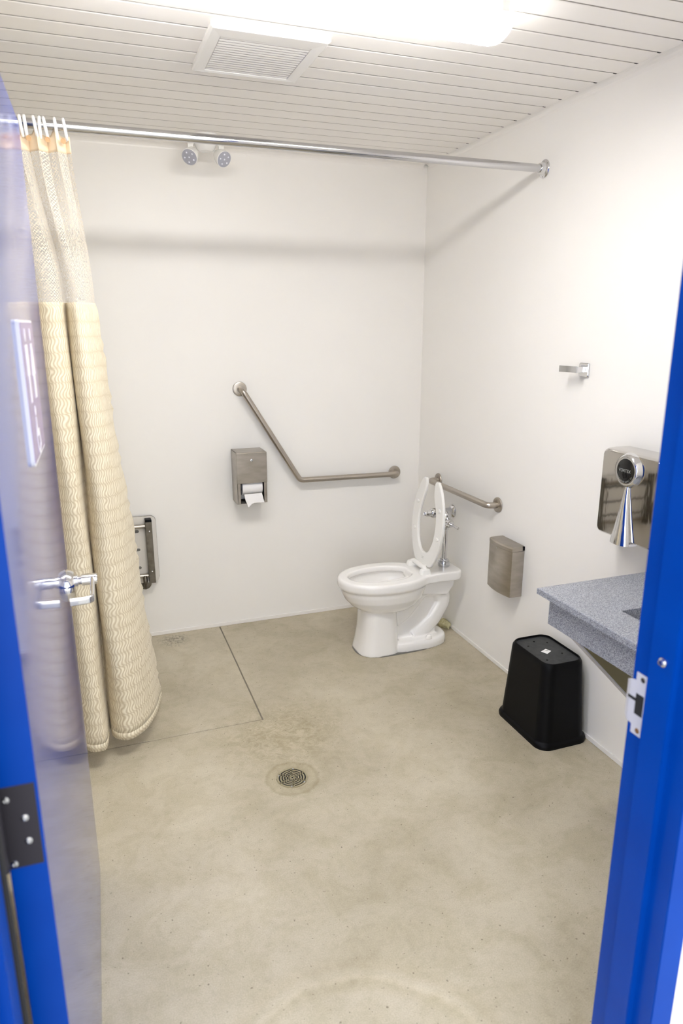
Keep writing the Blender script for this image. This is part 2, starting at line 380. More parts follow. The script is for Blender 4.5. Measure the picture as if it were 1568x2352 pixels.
# blue steel door frame
def frame_profile(x0, s):
    """s=+1: right jamb, material towards +x; returns closed profile in xy"""
    t = .05
    return [(x0+s*.0, YF), (x0, YF-.049), (x0-s*.016, YF-.049), (x0-s*.016, YF-.105), (x0, YF-.105), (x0, YO-.002), (x0+s*.052, YO-.002),
            (x0+s*.052, YO+.002), (x0+s*.044, YO+.004), (x0+s*.044, YF-.004), (x0+s*.052, YF-.002), (x0+s*.052, YF)]
fr = bpy.data.objects.new('trim_3', None); C.objects.link(fr); fr.location = ((JX0+JX1)/2, YF-.07, 0); struct(fr)
for nm, x0, s in (('strike_jamb', JX1, 1), ('hinge_jamb', JX0, -1)):
    bm = B(); prism(bm, [(x, y, 0) for x, y in frame_profile(x0, s)], (0, 0, DH+.052))
    bmesh.ops.bevel(bm, geom=[e for e in bm.edges if abs(e.verts[0].co.z-e.verts[1].co.z) > 1], offset=.0016, segments=2, affect='EDGES')
    jo = mk(nm, bm, M_frame, fr)
    if s == 1: strike_jamb = jo
    else: hinge_jamb = jo
bm = B(); box(bm, (JX0+.001, YO-.002, DH), (JX1-.001, YF, DH+.052), .0016); box(bm, (JX0+.017, YF-.105, DH-.016), (JX1-.017, YF-.049, DH+.001))
mk('head_jamb', bm, M_frame, fr)
bm = B(); box(bm, (JX0+.0005, YF-.0485, .005), (JX0+.0215, YF-.036, DH-.001), .003); mk('gap_shade_strip', bm, M_dark, hinge_jamb)  # added black strip, paints the unlit gap between jamb and open door
# strike plate with lip, hole and slot
bm = B(); zc = 1.012; xs = JX1-.0018
def yz(bm, pts, th=.0018): prism(bm, [(JX1-.0002, y, z) for y, z in pts], (-th, 0, 0))
yz(bm, [(YF-.045, zc-.062), (YF-.012, zc-.062), (YF-.012, zc-.045), (YF+.002, zc-.042), (YF+.002, zc+.042), (YF-.012, zc+.045), (YF-.012, zc+.062), (YF-.045, zc+.062)])
bm2 = bm
prism(bm2, [(JX1-.002, YF+.0005, zc-.040), (JX1-.002, YF+.0005, zc+.040), (JX1+.003, YF+.010, zc+.036), (JX1+.003, YF+.010, zc-.036)], (0, .002, 0))
sp = mk('strike_plate', bm2, M_zinc, strike_jamb, smooth=False)
bm = B(); box(bm, (JX1-.0026, YF-.035, zc-.021), (JX1-.0019, YF-.016, zc+.021), .002); box(bm, (JX1-.0026, YF-.018, zc+.004), (JX1-.0019, YF+.003, zc+.010)); mk('latch_hole', bm, M_dark, strike_jamb)
for dz, mm in ((.052, M_dsteel), (-.052, M_rust)):
    bm = B(); lathe(bm, (JX1-.0018, YF-.028, zc+dz), (-1, 0, 0), [(0, .0055), (.0008, .0048), (.001, .001)], 16); mk('screw', bm, mm, strike_jamb)
bm = B(); lathe(bm, (JX1-.016, YF-.080, 1.128), (-1, 0, 0), [(0, .0085), (.002, .0085), (.004, .005), (.0075, .0045), (.008, .002)], 20); mk('stop_silencer', bm, M_satin, strike_jamb)
gr = pbox('ground', (-9, -12, -.07), (9, YO-.002, -.004), M_ground, None, smooth=False); gr['kind'] = 'structure'
# ---------------------------------------------------------------- the door leaf (local x: hinge -> lead edge, local -y: outer face)
HX, HY = -1.9755, -2.815; a = math.atan2(-1.9585-HX, -1.7645-HY)
door = bpy.data.objects.new('door_1', None); C.objects.link(door); door.location = (HX, HY, 0); door.rotation_euler = (0, 0, PI/2-math.atan2(-1.9585-HX, -1.7645-HY)); struct(door)
LW, TH = 1.066, .0500
def dl(name, bm, m, parent=door, **k): return mk(name, bm, m, parent, local=True, **k)
bm = B(); box(bm, (0, 0, .012), (LW, TH, 2.158), .0014); leaf = dl('door_leaf', bm, M_blue); leaf.data.materials.append(M_frame)
for p in leaf.data.polygons: p.material_index = 0 if p.normal.y < -.9 else 1
bm = B(); box(bm, (-.0016, .004, .944), (0, TH-.001, 1.077), .001, 1)
cyl(bm, (-.004, TH+.006, .944), (-.004, TH+.006, 1.077), .0075, seg=16); box(bm, (-.0016, TH-.003, .944), (0.0, TH+.006, 1.077))
hinge = dl('hinge', bm, M_hinge)
for yy, zz in ((TH-.0075, 1.057), (.021, 1.024), (.020, .986), (TH-.0075, .950+.002)):
    bm = B(); lathe(bm, (-.0016, yy, zz), (-1, 0, 0), [(0, .0052), (.0008, .0048), (.0012, .002), (.0006, .0008)], 18); dl('screw', bm, M_satin, hinge)
bm = B(); box(bm, (JX0+.0002, YF-.049, .944), (JX0+.0018, YF-.002, 1.077)); mk('jamb_hinge_plate', bm, M_hinge, hinge_jamb)
# lever set
hx, hz = LW-.070, 1.004
bm = B(); lathe(bm, (hx, 0, hz), (0, -1, 0), [(0, .0445), (.004, .0445), (.014, .040), (.019, .036), (.0195, .004)], 40); rose = dl('rose', bm, M_chrome)
bm = B(); lathe(bm, (hx, -.016, hz+.012), (0, -1, 0), [(0, .017), (.012, .017), (.013, .0125), (.020, .0125), (.021, .0165), (.058, .0155), (.062, .0135)], 28)
lever_path = smooth_path([(hx, -.064, hz+.012), (hx-.03, -.066, hz+.012), (hx-.152, -.066, hz+.010), (hx-.152, -.012, hz+.008)], .018, 6)
P = [Vector(p) for p in lever_path]; rings = []
for i, p in enumerate(P):
    d = ((P[i+1]-p) if i == 0 else (p-P[i-1]) if i == len(P)-1 else (P[i+1]-P[i-1])).normalized()
    s = Vector((0, 0, 1)).cross(d).normalized(); hh, tt = .0105, .0055
    rings.append([p + s*x + Vector((0, 0, z)) for x, z in rrect(0, 0, tt, hh, .0045, 3)])
loft(bm, rings)
dl('door_lever', bm, M_chrome)
bm = B(); lathe(bm, (hx, TH, hz), (0, 1, 0), [(0, .0445), (.014, .040), (.019, .036), (.02, .004)], 32); cyl(bm, (hx, TH+.016, hz+.012), (hx, TH+.062, hz+.012), .015); tube(bm, smooth_path([(hx, TH+.06, hz+.012), (hx-.152, TH+.066, hz+.01), (hx-.152, TH+.012, hz+.008)], .02), .009); dl('inner_lever', bm, M_chrome)
bm = B(); box(bm, (LW, .010, hz-.028+.008), (LW+.0012, TH-.010, hz+.028+.008)); box(bm, (LW, .015, hz), (LW+.011, TH-.017, hz+.02), .002); dl('latch', bm, M_satin)
# sign on the outer face (a thing of its own)
sg = thing('restroom_sign', 'purple restroom sign with white pictograms mounted on the open blue door', 'sign', (0, 0, 0))
sx0, sx1, sz0, sz1 = .425, .700, 1.440, 1.700
dm = Matrix.Translation(door.location) @ Matrix.Rotation(door.rotation_euler[2], 4, 'Z')
sg.location = dm @ Vector(((sx0+sx1)/2, 0, (sz0+sz1)/2)); sg.rotation_euler = (0, 0, door.rotation_euler[2])
cxs, czs = (sx0+sx1)/2, (sz0+sz1)/2; hw_, hh_ = (sx1-sx0)/2, (sz1-sz0)/2
def sl(name, bm, m): return mk(name, bm, m, sg, local=True, smooth=False)
bm = B(); prism(bm, [(x, 0, z) for x, z in rrect(0, 0, hw_, hh_, .012)], (0, -.006, 0)); sl('sign_plate', bm, M_white)
bm = B(); prism(bm, [(x, -.006, z) for x, z in rrect(.004, 0, hw_-.006, hh_-.004, .009)], (0, -.0006, 0)); sl('purple_field', bm, M_purple)
def flat(bm, pts): prism(bm, [(x, -.0066, z) for x, z in pts], (0, -.0006, 0))
def disc(bm, x, z, r, n=20): flat(bm, [(x+r*math.cos(2*PI*i/n), z+r*math.sin(2*PI*i/n)) for i in range(n)])
bm = B()
disc(bm, -.055, .103, .012); flat(bm, [(-.078, .086), (-.032, .086), (-.032, .030), (-.042, .030), (-.042, -.020), (-.053, -.020), (-.053, .02), (-.057, .02), (-.057, -.02), (-.068, -.02), (-.068, .03), (-.078, .03)])
disc(bm, .052, .103, .012); flat(bm, [(.036, .086), (.068, .086), (.088, .025), (.072, .025), (.070, -.02), (.034, -.02), (.032, .025), (.016, .025)])
disc(bm, -.012, -.040, .010)
flat(bm, [(-.020, -.052), (-.006, -.052), (-.004, -.078), (.026, -.078), (.040, -.112), (.030, -.116), (.020, -.090), (-.018, -.090)])
for i in range(16):
    t0 = PI*.55 + i*PI*1.25/16; t1 = t0+PI*1.25/16
    flat(bm, [(.000+r*math.cos(t), -.092+r*math.sin(t)) for r, t in ((.034, t0), (.034, t1), (.026, t1), (.026, t0))])
sl('pictograms', bm, M_white)
# ---------------------------------------------------------------- ceiling fixtures
LX0, LX1, LYC = -1.90, -.680, -1.81
lt = thing('ceiling_light', 'long white linear lamp lit on the plank ceiling', 'lamp', ((LX0+LX1)/2, LYC, H))
bm = B(); box(bm, (LX0+.012, LYC-.070, H-.034), (LX1-.012, LYC+.070, H), .006); mk('housing', bm, M_plastic, lt)
def lens_profile(k, dz=0):
    pts = []
    for i in range(17):
        t = PI*i/16; pts.append((math.cos(t)*.076*k, -.034-math.sin(t)**.75*.052*k))
    return pts
bm = B(); rings = []
for x, k in ((LX0, .80), (LX0+.006, .92), (LX0+.02, 1), (LX1-.02, 1), (LX1-.006, .93), (LX1, .80)):
    rings.append([(x, LYC+y, H+z) for y, z in lens_profile(k)])
loft(bm, rings); mk('diffuser', bm, M_lamp, lt)
for x in (LX0+.045, -1.29, LX1-.045):
    for s in (-1,):
        bm = B(); box(bm, (x-.012, LYC+s*.085-.003, H-.042), (x+.012, LYC+s*.085+.003, H-.002), .002); box(bm, (x-.010, LYC+s*.07-.012, H-.012), (x+.010, LYC+s*.07+.012, H-.004), .002); mk('clip', bm, M_plastic, lt)
# exhaust grille
vx0, vx1, vy0, vy1 = -1.432, -1.066, -1.462, -1.078
vt = thing('exhaust_vent', 'square white exhaust grille with thin louvres in the plank ceiling', 'vent', ((vx0+vx1)/2, (vy0+vy1)/2, H))
ix0, ix1, iy0, iy1 = -1.392, -1.106, -1.392, -1.100
bm = B(); th = .016
o_ = [(vx0, vy0), (vx1, vy0), (vx1, vy1), (vx0, vy1)]; i_ = [(ix0, iy0), (ix1, iy0), (ix1, iy1), (ix0, iy1)]
def ring4(bm, loops):
    V = [[bm.verts.new(p) for p in l] for l in loops]
    for A, Bq in zip(V, V[1:]):
        for i in range(4):
            j = (i+1) % 4; bm.faces.new((A[i], A[j], Bq[j], Bq[i]))
def off(q, d): 
    cx = (q[0][0]+q[2][0])/2; cy = (q[0][1]+q[2][1])/2
    return [(x+(d if x > cx else -d), y+(d if y > cy else -d)) for x, y in q]
ring4(bm, [[(x, y, H) for x, y in o_], [(x, y, H-th+.005) for x, y in o_], [(x, y, H-th) for x, y in off(o_, -.006)], [(x, y, H-th+.002) for x, y in off(i_, .001)], [(x, y, H-.001) for x, y in i_]])
mk('grille_frame', bm, M_plastic, vt, smooth=False)
pbox('duct_back', (ix0, iy0, H-.0012), (ix1, iy1, H-.0004), mat('pink_grey_duct', (.30, .24, .25), .7), vt, smooth=False)
nl = 15; dy = (iy1-iy0)/nl
for i in range(nl):
    y0 = iy0 + (i+.12)*dy; bm = B()
    prism(bm, [(ix0+.001, y0, H-.0110), (ix0+.001, y0, H-.0125), (ix0+.001, y0+dy*.62, H-.0130), (ix0+.001, y0+dy*.62, H-.0115)], (ix1-ix0-.002, 0, 0))
    mk('louvre', bm, M_plastic, vt, smooth=False)
# emergency light
em = thing('emergency_light', 'white twin-head emergency light on the ceiling beyond the curtain rod', 'lamp', (-1.245, -.215, H))
bm = B(); lathe(bm, (-1.245, -.205, H), (0, 0, -1), [(0, .062), (.016, .062), (.026, .056), (.060, .040), (.068, .030), (.069, .001)], 40); mk('base', bm, M_plastic, em)
for s, px, aim in ((-1, -1.316, (-.42, -.60, -.50)), (1, -1.174, (.36, -.72, -.46))):
    c0 = Vector((px, -.215, H-.090)); d = Vector(aim).normalized()
    bm = B(); tube(bm, smooth_path([(-1.245+s*.035, -.205, H-.018), (-1.245+s*.055, -.205, H-.028), (px, -.205, H-.045), c0-d*.02], .012), .0085, 12); lathe(bm, (px, -.205, H-.048), (s, 0, 0), [(-.012, .011), (.012, .011)], 16); arm = mk('swivel_arm', bm, M_plastic, em)
    bm = B(); lathe(bm, c0-d*.045, d, [(0, .010), (.004, .020), (.02, .028), (.045, .036), (.064, .0385), (.066, .037)], 32); hd = mk('lamp_head', bm, M_plastic, em)
    bm = B(); lathe(bm, c0+d*.0205, d, [(0, .0355), (.0018, .0350), (.0028, .020), (.003, .001)], 32); mk('lens', bm, M_lens, hd)
    x, y_ = frame_for(d); bm = B()
    for k in range(6):
        t = 2*PI*k/5; q = c0+d*.0232 + ((x*math.cos(t)+y_*math.sin(t))*.0225 if k < 5 else Vector((0, 0, 0)))
        lathe(bm, q, d, [(0, .0042), (.002, .003), (.003, .0006)], 10)
    mk('led_cluster', bm, M_led, hd)
# ---------------------------------------------------------------- curtain rod, rings, curtain
RY, RZ = -1.083, 2.318
rod = thing('curtain_rod', 'polished chrome shower rod spanning the room below the ceiling', 'curtain rod', ((XL)/2, RY, RZ))
bm = B(); cyl(bm, (XL+.002, RY, RZ), (-.004, RY, RZ), .0160, seg=40); mk('rod_tube', bm, mat('rod_chrome', (.60, .60, .61), .10, 1.), rod)
for x, s in ((0, -1), (XL, 1)):
    bm = B(); lathe(bm, (x, RY, RZ), (s, 0, 0), [(0, .036), (.003, .036), (.007, .032), (.010, .024), (.018, .0215), (.026, .0205), (.0265, .0165)], 48); fl_ = mk('flange', bm, M_chrome, rod)
    for k in range(3):
        t = 2*PI*k/3+.5; bm = B(); lathe(bm, (x+s*.005, RY+.029*math.cos(t), RZ+.029*math.sin(t)), (s, 0, 0), [(0, .0042), (.002, .0036), (.003, .001)], 12); mk('screw', bm, M_dsteel, fl_)
# curtain shape: control lines (x, y) at the hem, at the seam of the netting and at the top
hem = [(-2.46, -1.00), (-2.44, -1.12), (-2.38, -1.16), (-2.30, -1.10), (-2.285, -1.00), (-2.27, -1.10), (-2.20, -1.17), (-2.13, -1.12), (-2.115, -1.01), (-2.10, -1.12), (-2.05, -1.18), (-2.015, -1.13), (-2.003, -1.03),
       (-1.998, -1.13), (-1.972, -1.180), (-1.940, -1.188), (-1.914, -1.165), (-1.895, -1.03), (-1.884, -1.095), (-1.862, -1.138), (-1.818, -1.146), (-1.752, -1.085), (-1.700, -.975), (-1.672, -.842)]
mid = [(-2.36, -1.03), (-2.345, -1.09), (-2.31, -1.12), (-2.27, -1.09), (-2.255, -1.02), (-2.24, -1.09), (-2.20, -1.13), (-2.15, -1.09), (-2.135, -1.03), (-2.12, -1.09), (-2.07, -1.13), (-2.02, -1.09), (-2.000, -1.035),
       (-1.992, -1.085), (-1.970, -1.118), (-1.938, -1.118), (-1.914, -1.085), (-1.905, -1.03), (-1.899, -1.080), (-1.880, -1.116), (-1.856, -1.118), (-1.833, -1.098), (-1.818, -1.07), (-1.808, -1.045)]
ring_x = [-1.855, -1.882, -1.914, -1.929, -1.944, -1.972, -1.986, -2.04, -2.09, -2.14, -2.20, -2.27]
def cr(P, t):
    n = len(P)-1; s = min(max(t, 0), .99999)*n; i = int(s); f = s-i
    g = lambda k: Vector(P[min(max(k, 0), n)])
    p0, p1, p2, p3 = g(i-1), g(i), g(i+1), g(i+2)
    return .5*((2*p1)+(-p0+p2)*f+(2*p0-5*p1+4*p2-p3)*f*f+(-p0+3*p1-3*p2+p3)*f**3)
hem3 = [Vector(p) for p in hem]; mid3 = [Vector(p) for p in mid]
ZT, ZM, ZH = 2.300, 1.768, .082
def top_pt(t):
    x = -2.32 + (-1.842+2.32)*t
    if x > -2.0: x = -2.0+(x+2.0)*1.0
    ph = t*2*PI*8.5; return Vector((x + .006*math.sin(2*ph), -1.083+.020*math.sin(ph), 0))
NU = 340
us = [i/NU for i in range(NU+1)]
arc = [0.]
for i in range(NU): arc.append(arc[-1] + (cr([(p[0], p[1], 0) for p in hem], us[i+1])-cr([(p[0], p[1], 0) for p in hem], us[i])).length)
hemP = [cr([(p[0], p[1], 0) for p in hem], u) for u in us]; midP = [cr([(p[0], p[1], 0) for p in mid], u) for u in us]; topP = [top_pt(u) for u in us]
UA = [0.]
for i in range(NU): UA.append(UA[-1] + .5*((hemP[i+1]-hemP[i]).length + (midP[i+1]-midP[i]).length))
def cpt(i, z):
    if z >= ZM:
        k = (z-ZM)/(ZT-ZM); e = k*k*(3-2*k); q = midP[i]*(1-e)+topP[i]*e
    else:
        k = (ZM-z)/(ZM-ZH); q = midP[i]*(1-k)+hemP[i]*k
        q = q + Vector((.003*math.sin(z*9+i*.11), .004*math.sin(z*7+i*.07), 0))
        dr = arc[-1]-arc[i]
        if dr < .05: q = q + Vector((.0035, -.0025, 0))*math.sin(z*70+2*math.sin(z*31))*(1-dr/.05)
    if z > 2.2381:
        f = (z-2.238)/(ZT-2.238); z = z + f*(.030*max(0, -(q.y+1.083)/.017) - .012)
    return Vector((q.x, q.y, z))
cur = thing('shower_curtain', 'gathered beige wavy-patterned shower curtain with cream netting top', 'curtain', (-2.05, -1.08, 0))
def sheet(name, zs, m, hemdrop=False, offs=0.):
    bm = B(); uvl = bm.loops.layers.uv.new('UVMap'); rows = []
    for z in zs:
        rows.append([bm.verts.new(cpt(i, z) + Vector((0, -offs, 0))) for i in range(NU+1)])
    for a in range(len(zs)-1):
        for i in range(NU):
            f = bm.faces.new((rows[a][i], rows[a][i+1], rows[a+1][i+1], rows[a+1][i]))
            for l, (uu, vv) in zip(f.loops, ((UA[i], zs[a]), (UA[i+1], zs[a]), (UA[i+1], zs[a+1]), (UA[i], zs[a+1]))): l[uvl].uv = (uu, vv)
    bmesh.ops.translate(bm, verts=bm.verts, vec=-cur.location)
    me = bpy.data.meshes.new(name); bm.to_mesh(me); bm.free(); me.materials.append(m)
    for p in me.polygons: p.use_smooth = True
    o = bpy.data.objects.new(name, me); C.objects.link(o); o.parent = cur; return o
lin = lambda a, b, n: [a+(b-a)*i/n for i in range(n+1)]
fab = sheet('fabric_panel', lin(ZH+.030, ZM, 70), M_fabric)
hm = sheet('bottom_hem', lin(ZH, ZH+.030, 2), M_fabric, offs=.0008)
for o in (fab, hm):
    md = o.modifiers.new('thickness', 'SOLIDIFY'); md.thickness = .0014; md.offset = 0
net = sheet('netting_panel', lin(ZM, 2.238, 26), M_net); net['label'] = 'cream see-through netting'
hd = sheet('header_band', lin(2.238, ZT, 7), M_vinyl); md = hd.modifiers.new('thickness', 'SOLIDIFY'); md.thickness = .0016; md.offset = 0
for k, (px, yy) in enumerate(((-1.965, -1.104), (-1.909, -1.103), (-1.862, -1.102))):
    bm = B(); lathe(bm, (px, yy, 2.270), (0, -1, 0), [(0, .0085), (.001, .0085), (.0012, .0060), (.0004, .0055)], 20); mk('eyelet', bm, mat('brown_eyelet', (.50, .30, .14), .5) if k == 0 else bpy.data.materials['brown_eyelet'], cur)
names = ['first', 'second', 'third', 'fourth', 'fifth', 'sixth', 'seventh', 'eighth', 'ninth', 'tenth', 'eleventh', 'twelfth']
random.seed(5)
def ring_mesh(bm, x, tilt):
    P = []
    for i in range(29):
        t = -PI*.42 + 2*PI*.93*i/28
        y = .0235*math.cos(t); z = (.0205*math.sin(t) if math.sin(t) > 0 else   .040*math.sin(t))
        P.append((tilt*z, y, z))
    tube(bm, P, .0052, 10)
for k, x in enumerate(ring_x[:9]):
    tl = (-.12, -.08, -.14, .02, -.12, -.05, -.10, .1, -.05)[k]
    bm = B(); ring_mesh(bm, 0, tl)
    o = mk('curtain_ring', bm, M_ring); o.location = (x, RY, RZ-.001)
    tag(o, names[k]+' white plastic curtain ring from the right end of the gathered curtain', 'curtain ring', 'white rings on the curtain rod')
# ---------------------------------------------------------------- grab bars
def grab(name, label, pts, normal, loc):
    t = thing(name, label, 'grab bar', loc)
    bm = B(); tube(bm, smooth_path(pts, .036, 8), .0158, 24); mk('bar', bm, M_steel_bar, t)
    for p in (pts[0], pts[-1]):
        bm = B(); lathe(bm, p, normal, [(0, .0385), (.002, .0390), (.007, .037), (.0095, .030), (.010, .0165)], 40); mk('flange', bm, M_steel_bar, t)
    return t
grab('angled_grab_bar', 'bent stainless grab bar on the back wall beside the toilet', [(-1.087, 0, 1.362), (-1.083, -.054, 1.358), (-.772, -.056, .846), (-.166, -.056, .838), (-.163, 0, .838)], (0, -1, 0), (-.63, 0, 1.0))
grab('straight_grab_bar', 'short straight stainless grab bar on the right wall behind the toilet', [(0, -.262, .832), (-.058, -.262, .832), (-.058, -.889, .834), (0, -.889, .834)], (-1, 0, 0), (0, -.57, .83))
# ---------------------------------------------------------------- toilet paper dispenser
tp = thing('toilet_paper_dispenser', 'brushed steel toilet paper dispenser on the back wall under the angled bar', 'dispenser', (-1.068, 0, .75))
x0, x1, z0, z1, dp = -1.148, -.986, .752, 1.037, -.142
bm = B()
def shell(pts, th=.002):
    prism(bm, pts, (th, 0, 0))
side = [(0, z0), (dp+.02, z0-.0), (dp, z0+.015), (dp, z1-.010), (dp+.010, z1), (0, z1)]
for xx in (x0, x1-.002): prism(bm, [(xx, y, z) for y, z in side], (.002, 0, 0))
box(bm, (x0, dp+.008, z1-.002), (x1, 0, z1)); box(bm, (x0, -.004, z0), (x1, -.0002, z1)); box(bm, (x0, dp+.018, z0), (x1, 0, z0+.002))
for xx in (x0, x1-.016): box(bm, (xx, dp, z0+.004), (xx+.016, dp+.002, z0+.14))
mk('case', bm, M_steel, tp, smooth=False)
bm = B(); box(bm, (x0-.002, dp-.006, z0+.118), (x1+.002, dp+.0, z1+.001), .0035, 3); mk('hinged_door', bm, M_steel, tp)
bm = B(); lathe(bm, (-1.067, dp-.006, z1-.042), (0, -1, 0), [(0, .0075), (.0015, .007), (.002, .0045), (.0008, .0035)], 20); lk = mk('lock', bm, M_satin, tp)
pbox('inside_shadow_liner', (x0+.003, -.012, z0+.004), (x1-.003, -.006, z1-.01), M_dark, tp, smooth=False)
def roll(nm, label, zc, r, yc):
    t = thing(nm, label, 'paper roll', (-1.066, yc, zc), group='rolls in the toilet paper dispenser')
    bm = B(); xa, xb = -1.119, -1.009; ro = [(0, .019), (0, r), (xb-xa, r), (xb-xa, .019), (0, .019)]
    lathe(bm, (xa, yc, zc), (1, 0, 0), ro, 36, caps=False); mk('paper', bm, M_paper, t)
    return t
roll('toilet_roll', 'upper white toilet roll visible in the open dispenser slot', z0+.090, .044, -.094)
t2 = roll('toilet_roll', 'lower white toilet roll with torn sheet hanging from dispenser', z0+.034, .026, -.042)
bm = B(); pts = [(-1.112, .062), (-1.015, .062), (-1.004, .010), (-1.06, .012), (-1.075, .006), (-1.093, -.012), (-1.108, .030)]
prism(bm, [(x, -.140-(.062-z)*.12, z0+z-.004) for x, z in pts], (0, -.0008, 0)); mk('loose_sheet', bm, M_paper, t2, smooth=False)
# ---------------------------------------------------------------- fold-up shower seat
st = thing('folding_shower_bench', 'folded-up shower bench, cream panel with dark steel frame, behind curtain', 'bench', (-1.83, 0, .33))
bm = B(); ol = rrect(-1.83, .518, .252, .187, .028, 6); prism(bm, [(x, -.018, z) for x, z in ol], (0, -.010, 0)); pan = mk('seat_panel', bm, M_panel, st, smooth=False)
bm = B(); ol = rrect(-1.83, .518, .2535, .1885, .029, 6); prism(bm, [(x, -.0165, z) for x, z in ol], (0, -.0015, 0)); mk('panel_edge', bm, M_dsteel, pan, smooth=False)
for xx in (-1.6185, -2.04):
    bm = B(); box(bm, (xx-.017, -.072, .340), (xx+.017, -.028, .695), .002); rl = mk('frame_rail', bm, M_dsteel, st)
    for z in (.632, .407):
        bm = B(); lathe(bm, (xx+.001, -.072, z), (0, -1, 0), [(0, .0058), (.002, .0052), (.0035, .002)], 14); mk('bolt', bm, M_satin, rl)
    bm = B(); box(bm, (xx-.0165, -.073, .684), (xx+.0165, -.029, .698), .002); mk('end_cap', bm, M_black, rl)
for z in (.656, .377):
    bm = B(); cyl(bm, (-2.04, -.042, z), (-1.625, -.042, z), .0115, seg=20); mk('cross_tube', bm, M_steel_bar, st)
for z in (.626, .523, .421):
    for xa, xb in ((-1.84, -1.668), (-2.01, -1.88)):
        bm = B(); r = .0078; P = [(xb-r+r*math.cos(t), z+r*math.sin(t)) for t in lin(-PI/2, PI/2, 6)] + [(xa+r+r*math.cos(t), z+r*math.sin(t)) for t in lin(PI/2, 3*PI/2, 6)]
        prism(bm, [(x, -.0279, zz) for x, zz in P], (0, -.0006, 0)); mk('drain_slot', bm, M_caulk, pan, smooth=False)
bm = B(); tube(bm, smooth_path([(-1.655, -.045, .375), (-1.655, -.060, .345), (-1.655, -.035, .305), (-1.655, 0, .300)], .02), .0115, 16); mk('leg', bm, M_dsteel, st)
bm = B(); lathe(bm, (-1.655, 0, .318), (0, -1, 0), [(0, .034), (.004, .034), (.006, .030), (.006, .012)], 32); mk('wall_mount', bm, M_dsteel, st)
# ---------------------------------------------------------------- toilet
TY = -.565
def T(X, Y, z): return (-X, TY+Y, z)
def egg(z, F, Bk, cx, hw, e=2.15, n=56):
    out = []
    for i in range(n):
        t = 2*PI*i/n; c, s = math.cos(t), math.sin(t)
        ex = 2/e; cc = math.copysign(abs(c)**ex, c); ss = math.copysign(abs(s)**ex, s)
        out.append(T(cx + ((F-cx) if c > 0 else (cx-Bk))*cc, hw*ss, z))
    return out
toilet = thing('toilet', 'white floor-mounted toilet with open-front seat raised in the corner', 'toilet', (-.36, TY, 0))
bm = B()
# bowl shell with its hollow
outer = [(.236, .590, .33, .45, .108), (.250, .625, .30, .45, .126), (.272, .655, .275, .455, .143), (.305, .684, .25, .46, .158), (.340, .701, .24, .465, .166), (.364, .708, .235, .465, .168),
         (.371, .717, .225, .465, .175), (.380, .722, .22, .465, .1785), (.405, .723, .22, .465, .179), (.416, .719, .223, .465, .176), (.421, .712, .23, .465, .170)]
inner = [(.4215, .672, .310, .468, .116), (.418, .666, .316, .468, .111), (.395, .664, .318, .468, .110), (.385, .672, .298, .468, .126), (.36, .668, .30, .468, .124), (.32, .64, .32, .462, .108), (.28, .58, .345, .45, .08), (.262, .50, .37, .43, .045)]
loft(bm, [egg(z, F, b_, cx, hw) for z, F, b_, cx, hw in outer+inner])
# deck
dk = lambda z, k, r=.03: [T(x, y, z) for x, y in [(p[0], p[1]) for p in rrect(.185, 0, .142*k, .112*k, .05, 6)]]
loft(bm, [dk(.372, .97), dk(.380, 1), dk(.408, 1), dk(.418, .985), dk(.421, .955)])
fill = [T(x, y, .374) for x, y in ((.20, .105), (.20, -.105), (.30, -.122), (.36, -.150), (.36, .150), (.30, .122))]
# shoulders joining deck and bowl (kept outside the hollow)
for s in (-1, 1):
    loft(bm, [[T(x, s*y, z) for x, y in ((.20, .04), (.20, .110), (.27, .121), (.34, .150), (.385, .160), (.385, .140), (.30, .06))] for z in (.374, .419)])
# pedestal column
ped = [(.27, .585, .42, .50, .090), (.24, .596, .415, .50, .104), (.20, .600, .41, .50, .108), (.12, .606, .405, .50, .111), (.05, .618, .40, .50, .117), (.012, .628, .395, .50, .122), (0, .630, .395, .50, .123)]
loft(bm, [egg(z, F, b_, cx, hw, 2.9) for z, F, b_, cx, hw in ped][::-1])
# neck under the bowl flares into the column
loft(bm, [egg(z, F, b_, cx, hw, 2.5) for z, F, b_, cx, hw in [(.23, .598, .41, .50, .106), (.27, .605, .39, .49, .112), (.30, .63, .36, .48, .125)]])
# foot plate
ft = [(0, .50, .105, .32, .118), (.030, .50, .105, .32, .117), (.046, .49, .108, .32, .111), (.052, .48, .115, .32, .098)]
loft(bm, [egg(z, F, b_, cx, hw, 2.7) for z, F, b_, cx, hw in ft])
# web behind the column and under the deck
web = [(.52, .02), (.52, .36), (.10, .385), (.085, .33), (.17, .10), (.17, .02)]
prism(bm, [T(x, -.038, z) for x, z in web], (0, .076, 0))
neck = [(.30, .30), (.30, .385), (.075, .385), (.085, .33), (.12, .28)]
prism(bm, [T(x, -.072, z) for x, z in neck], (0, .144, 0))
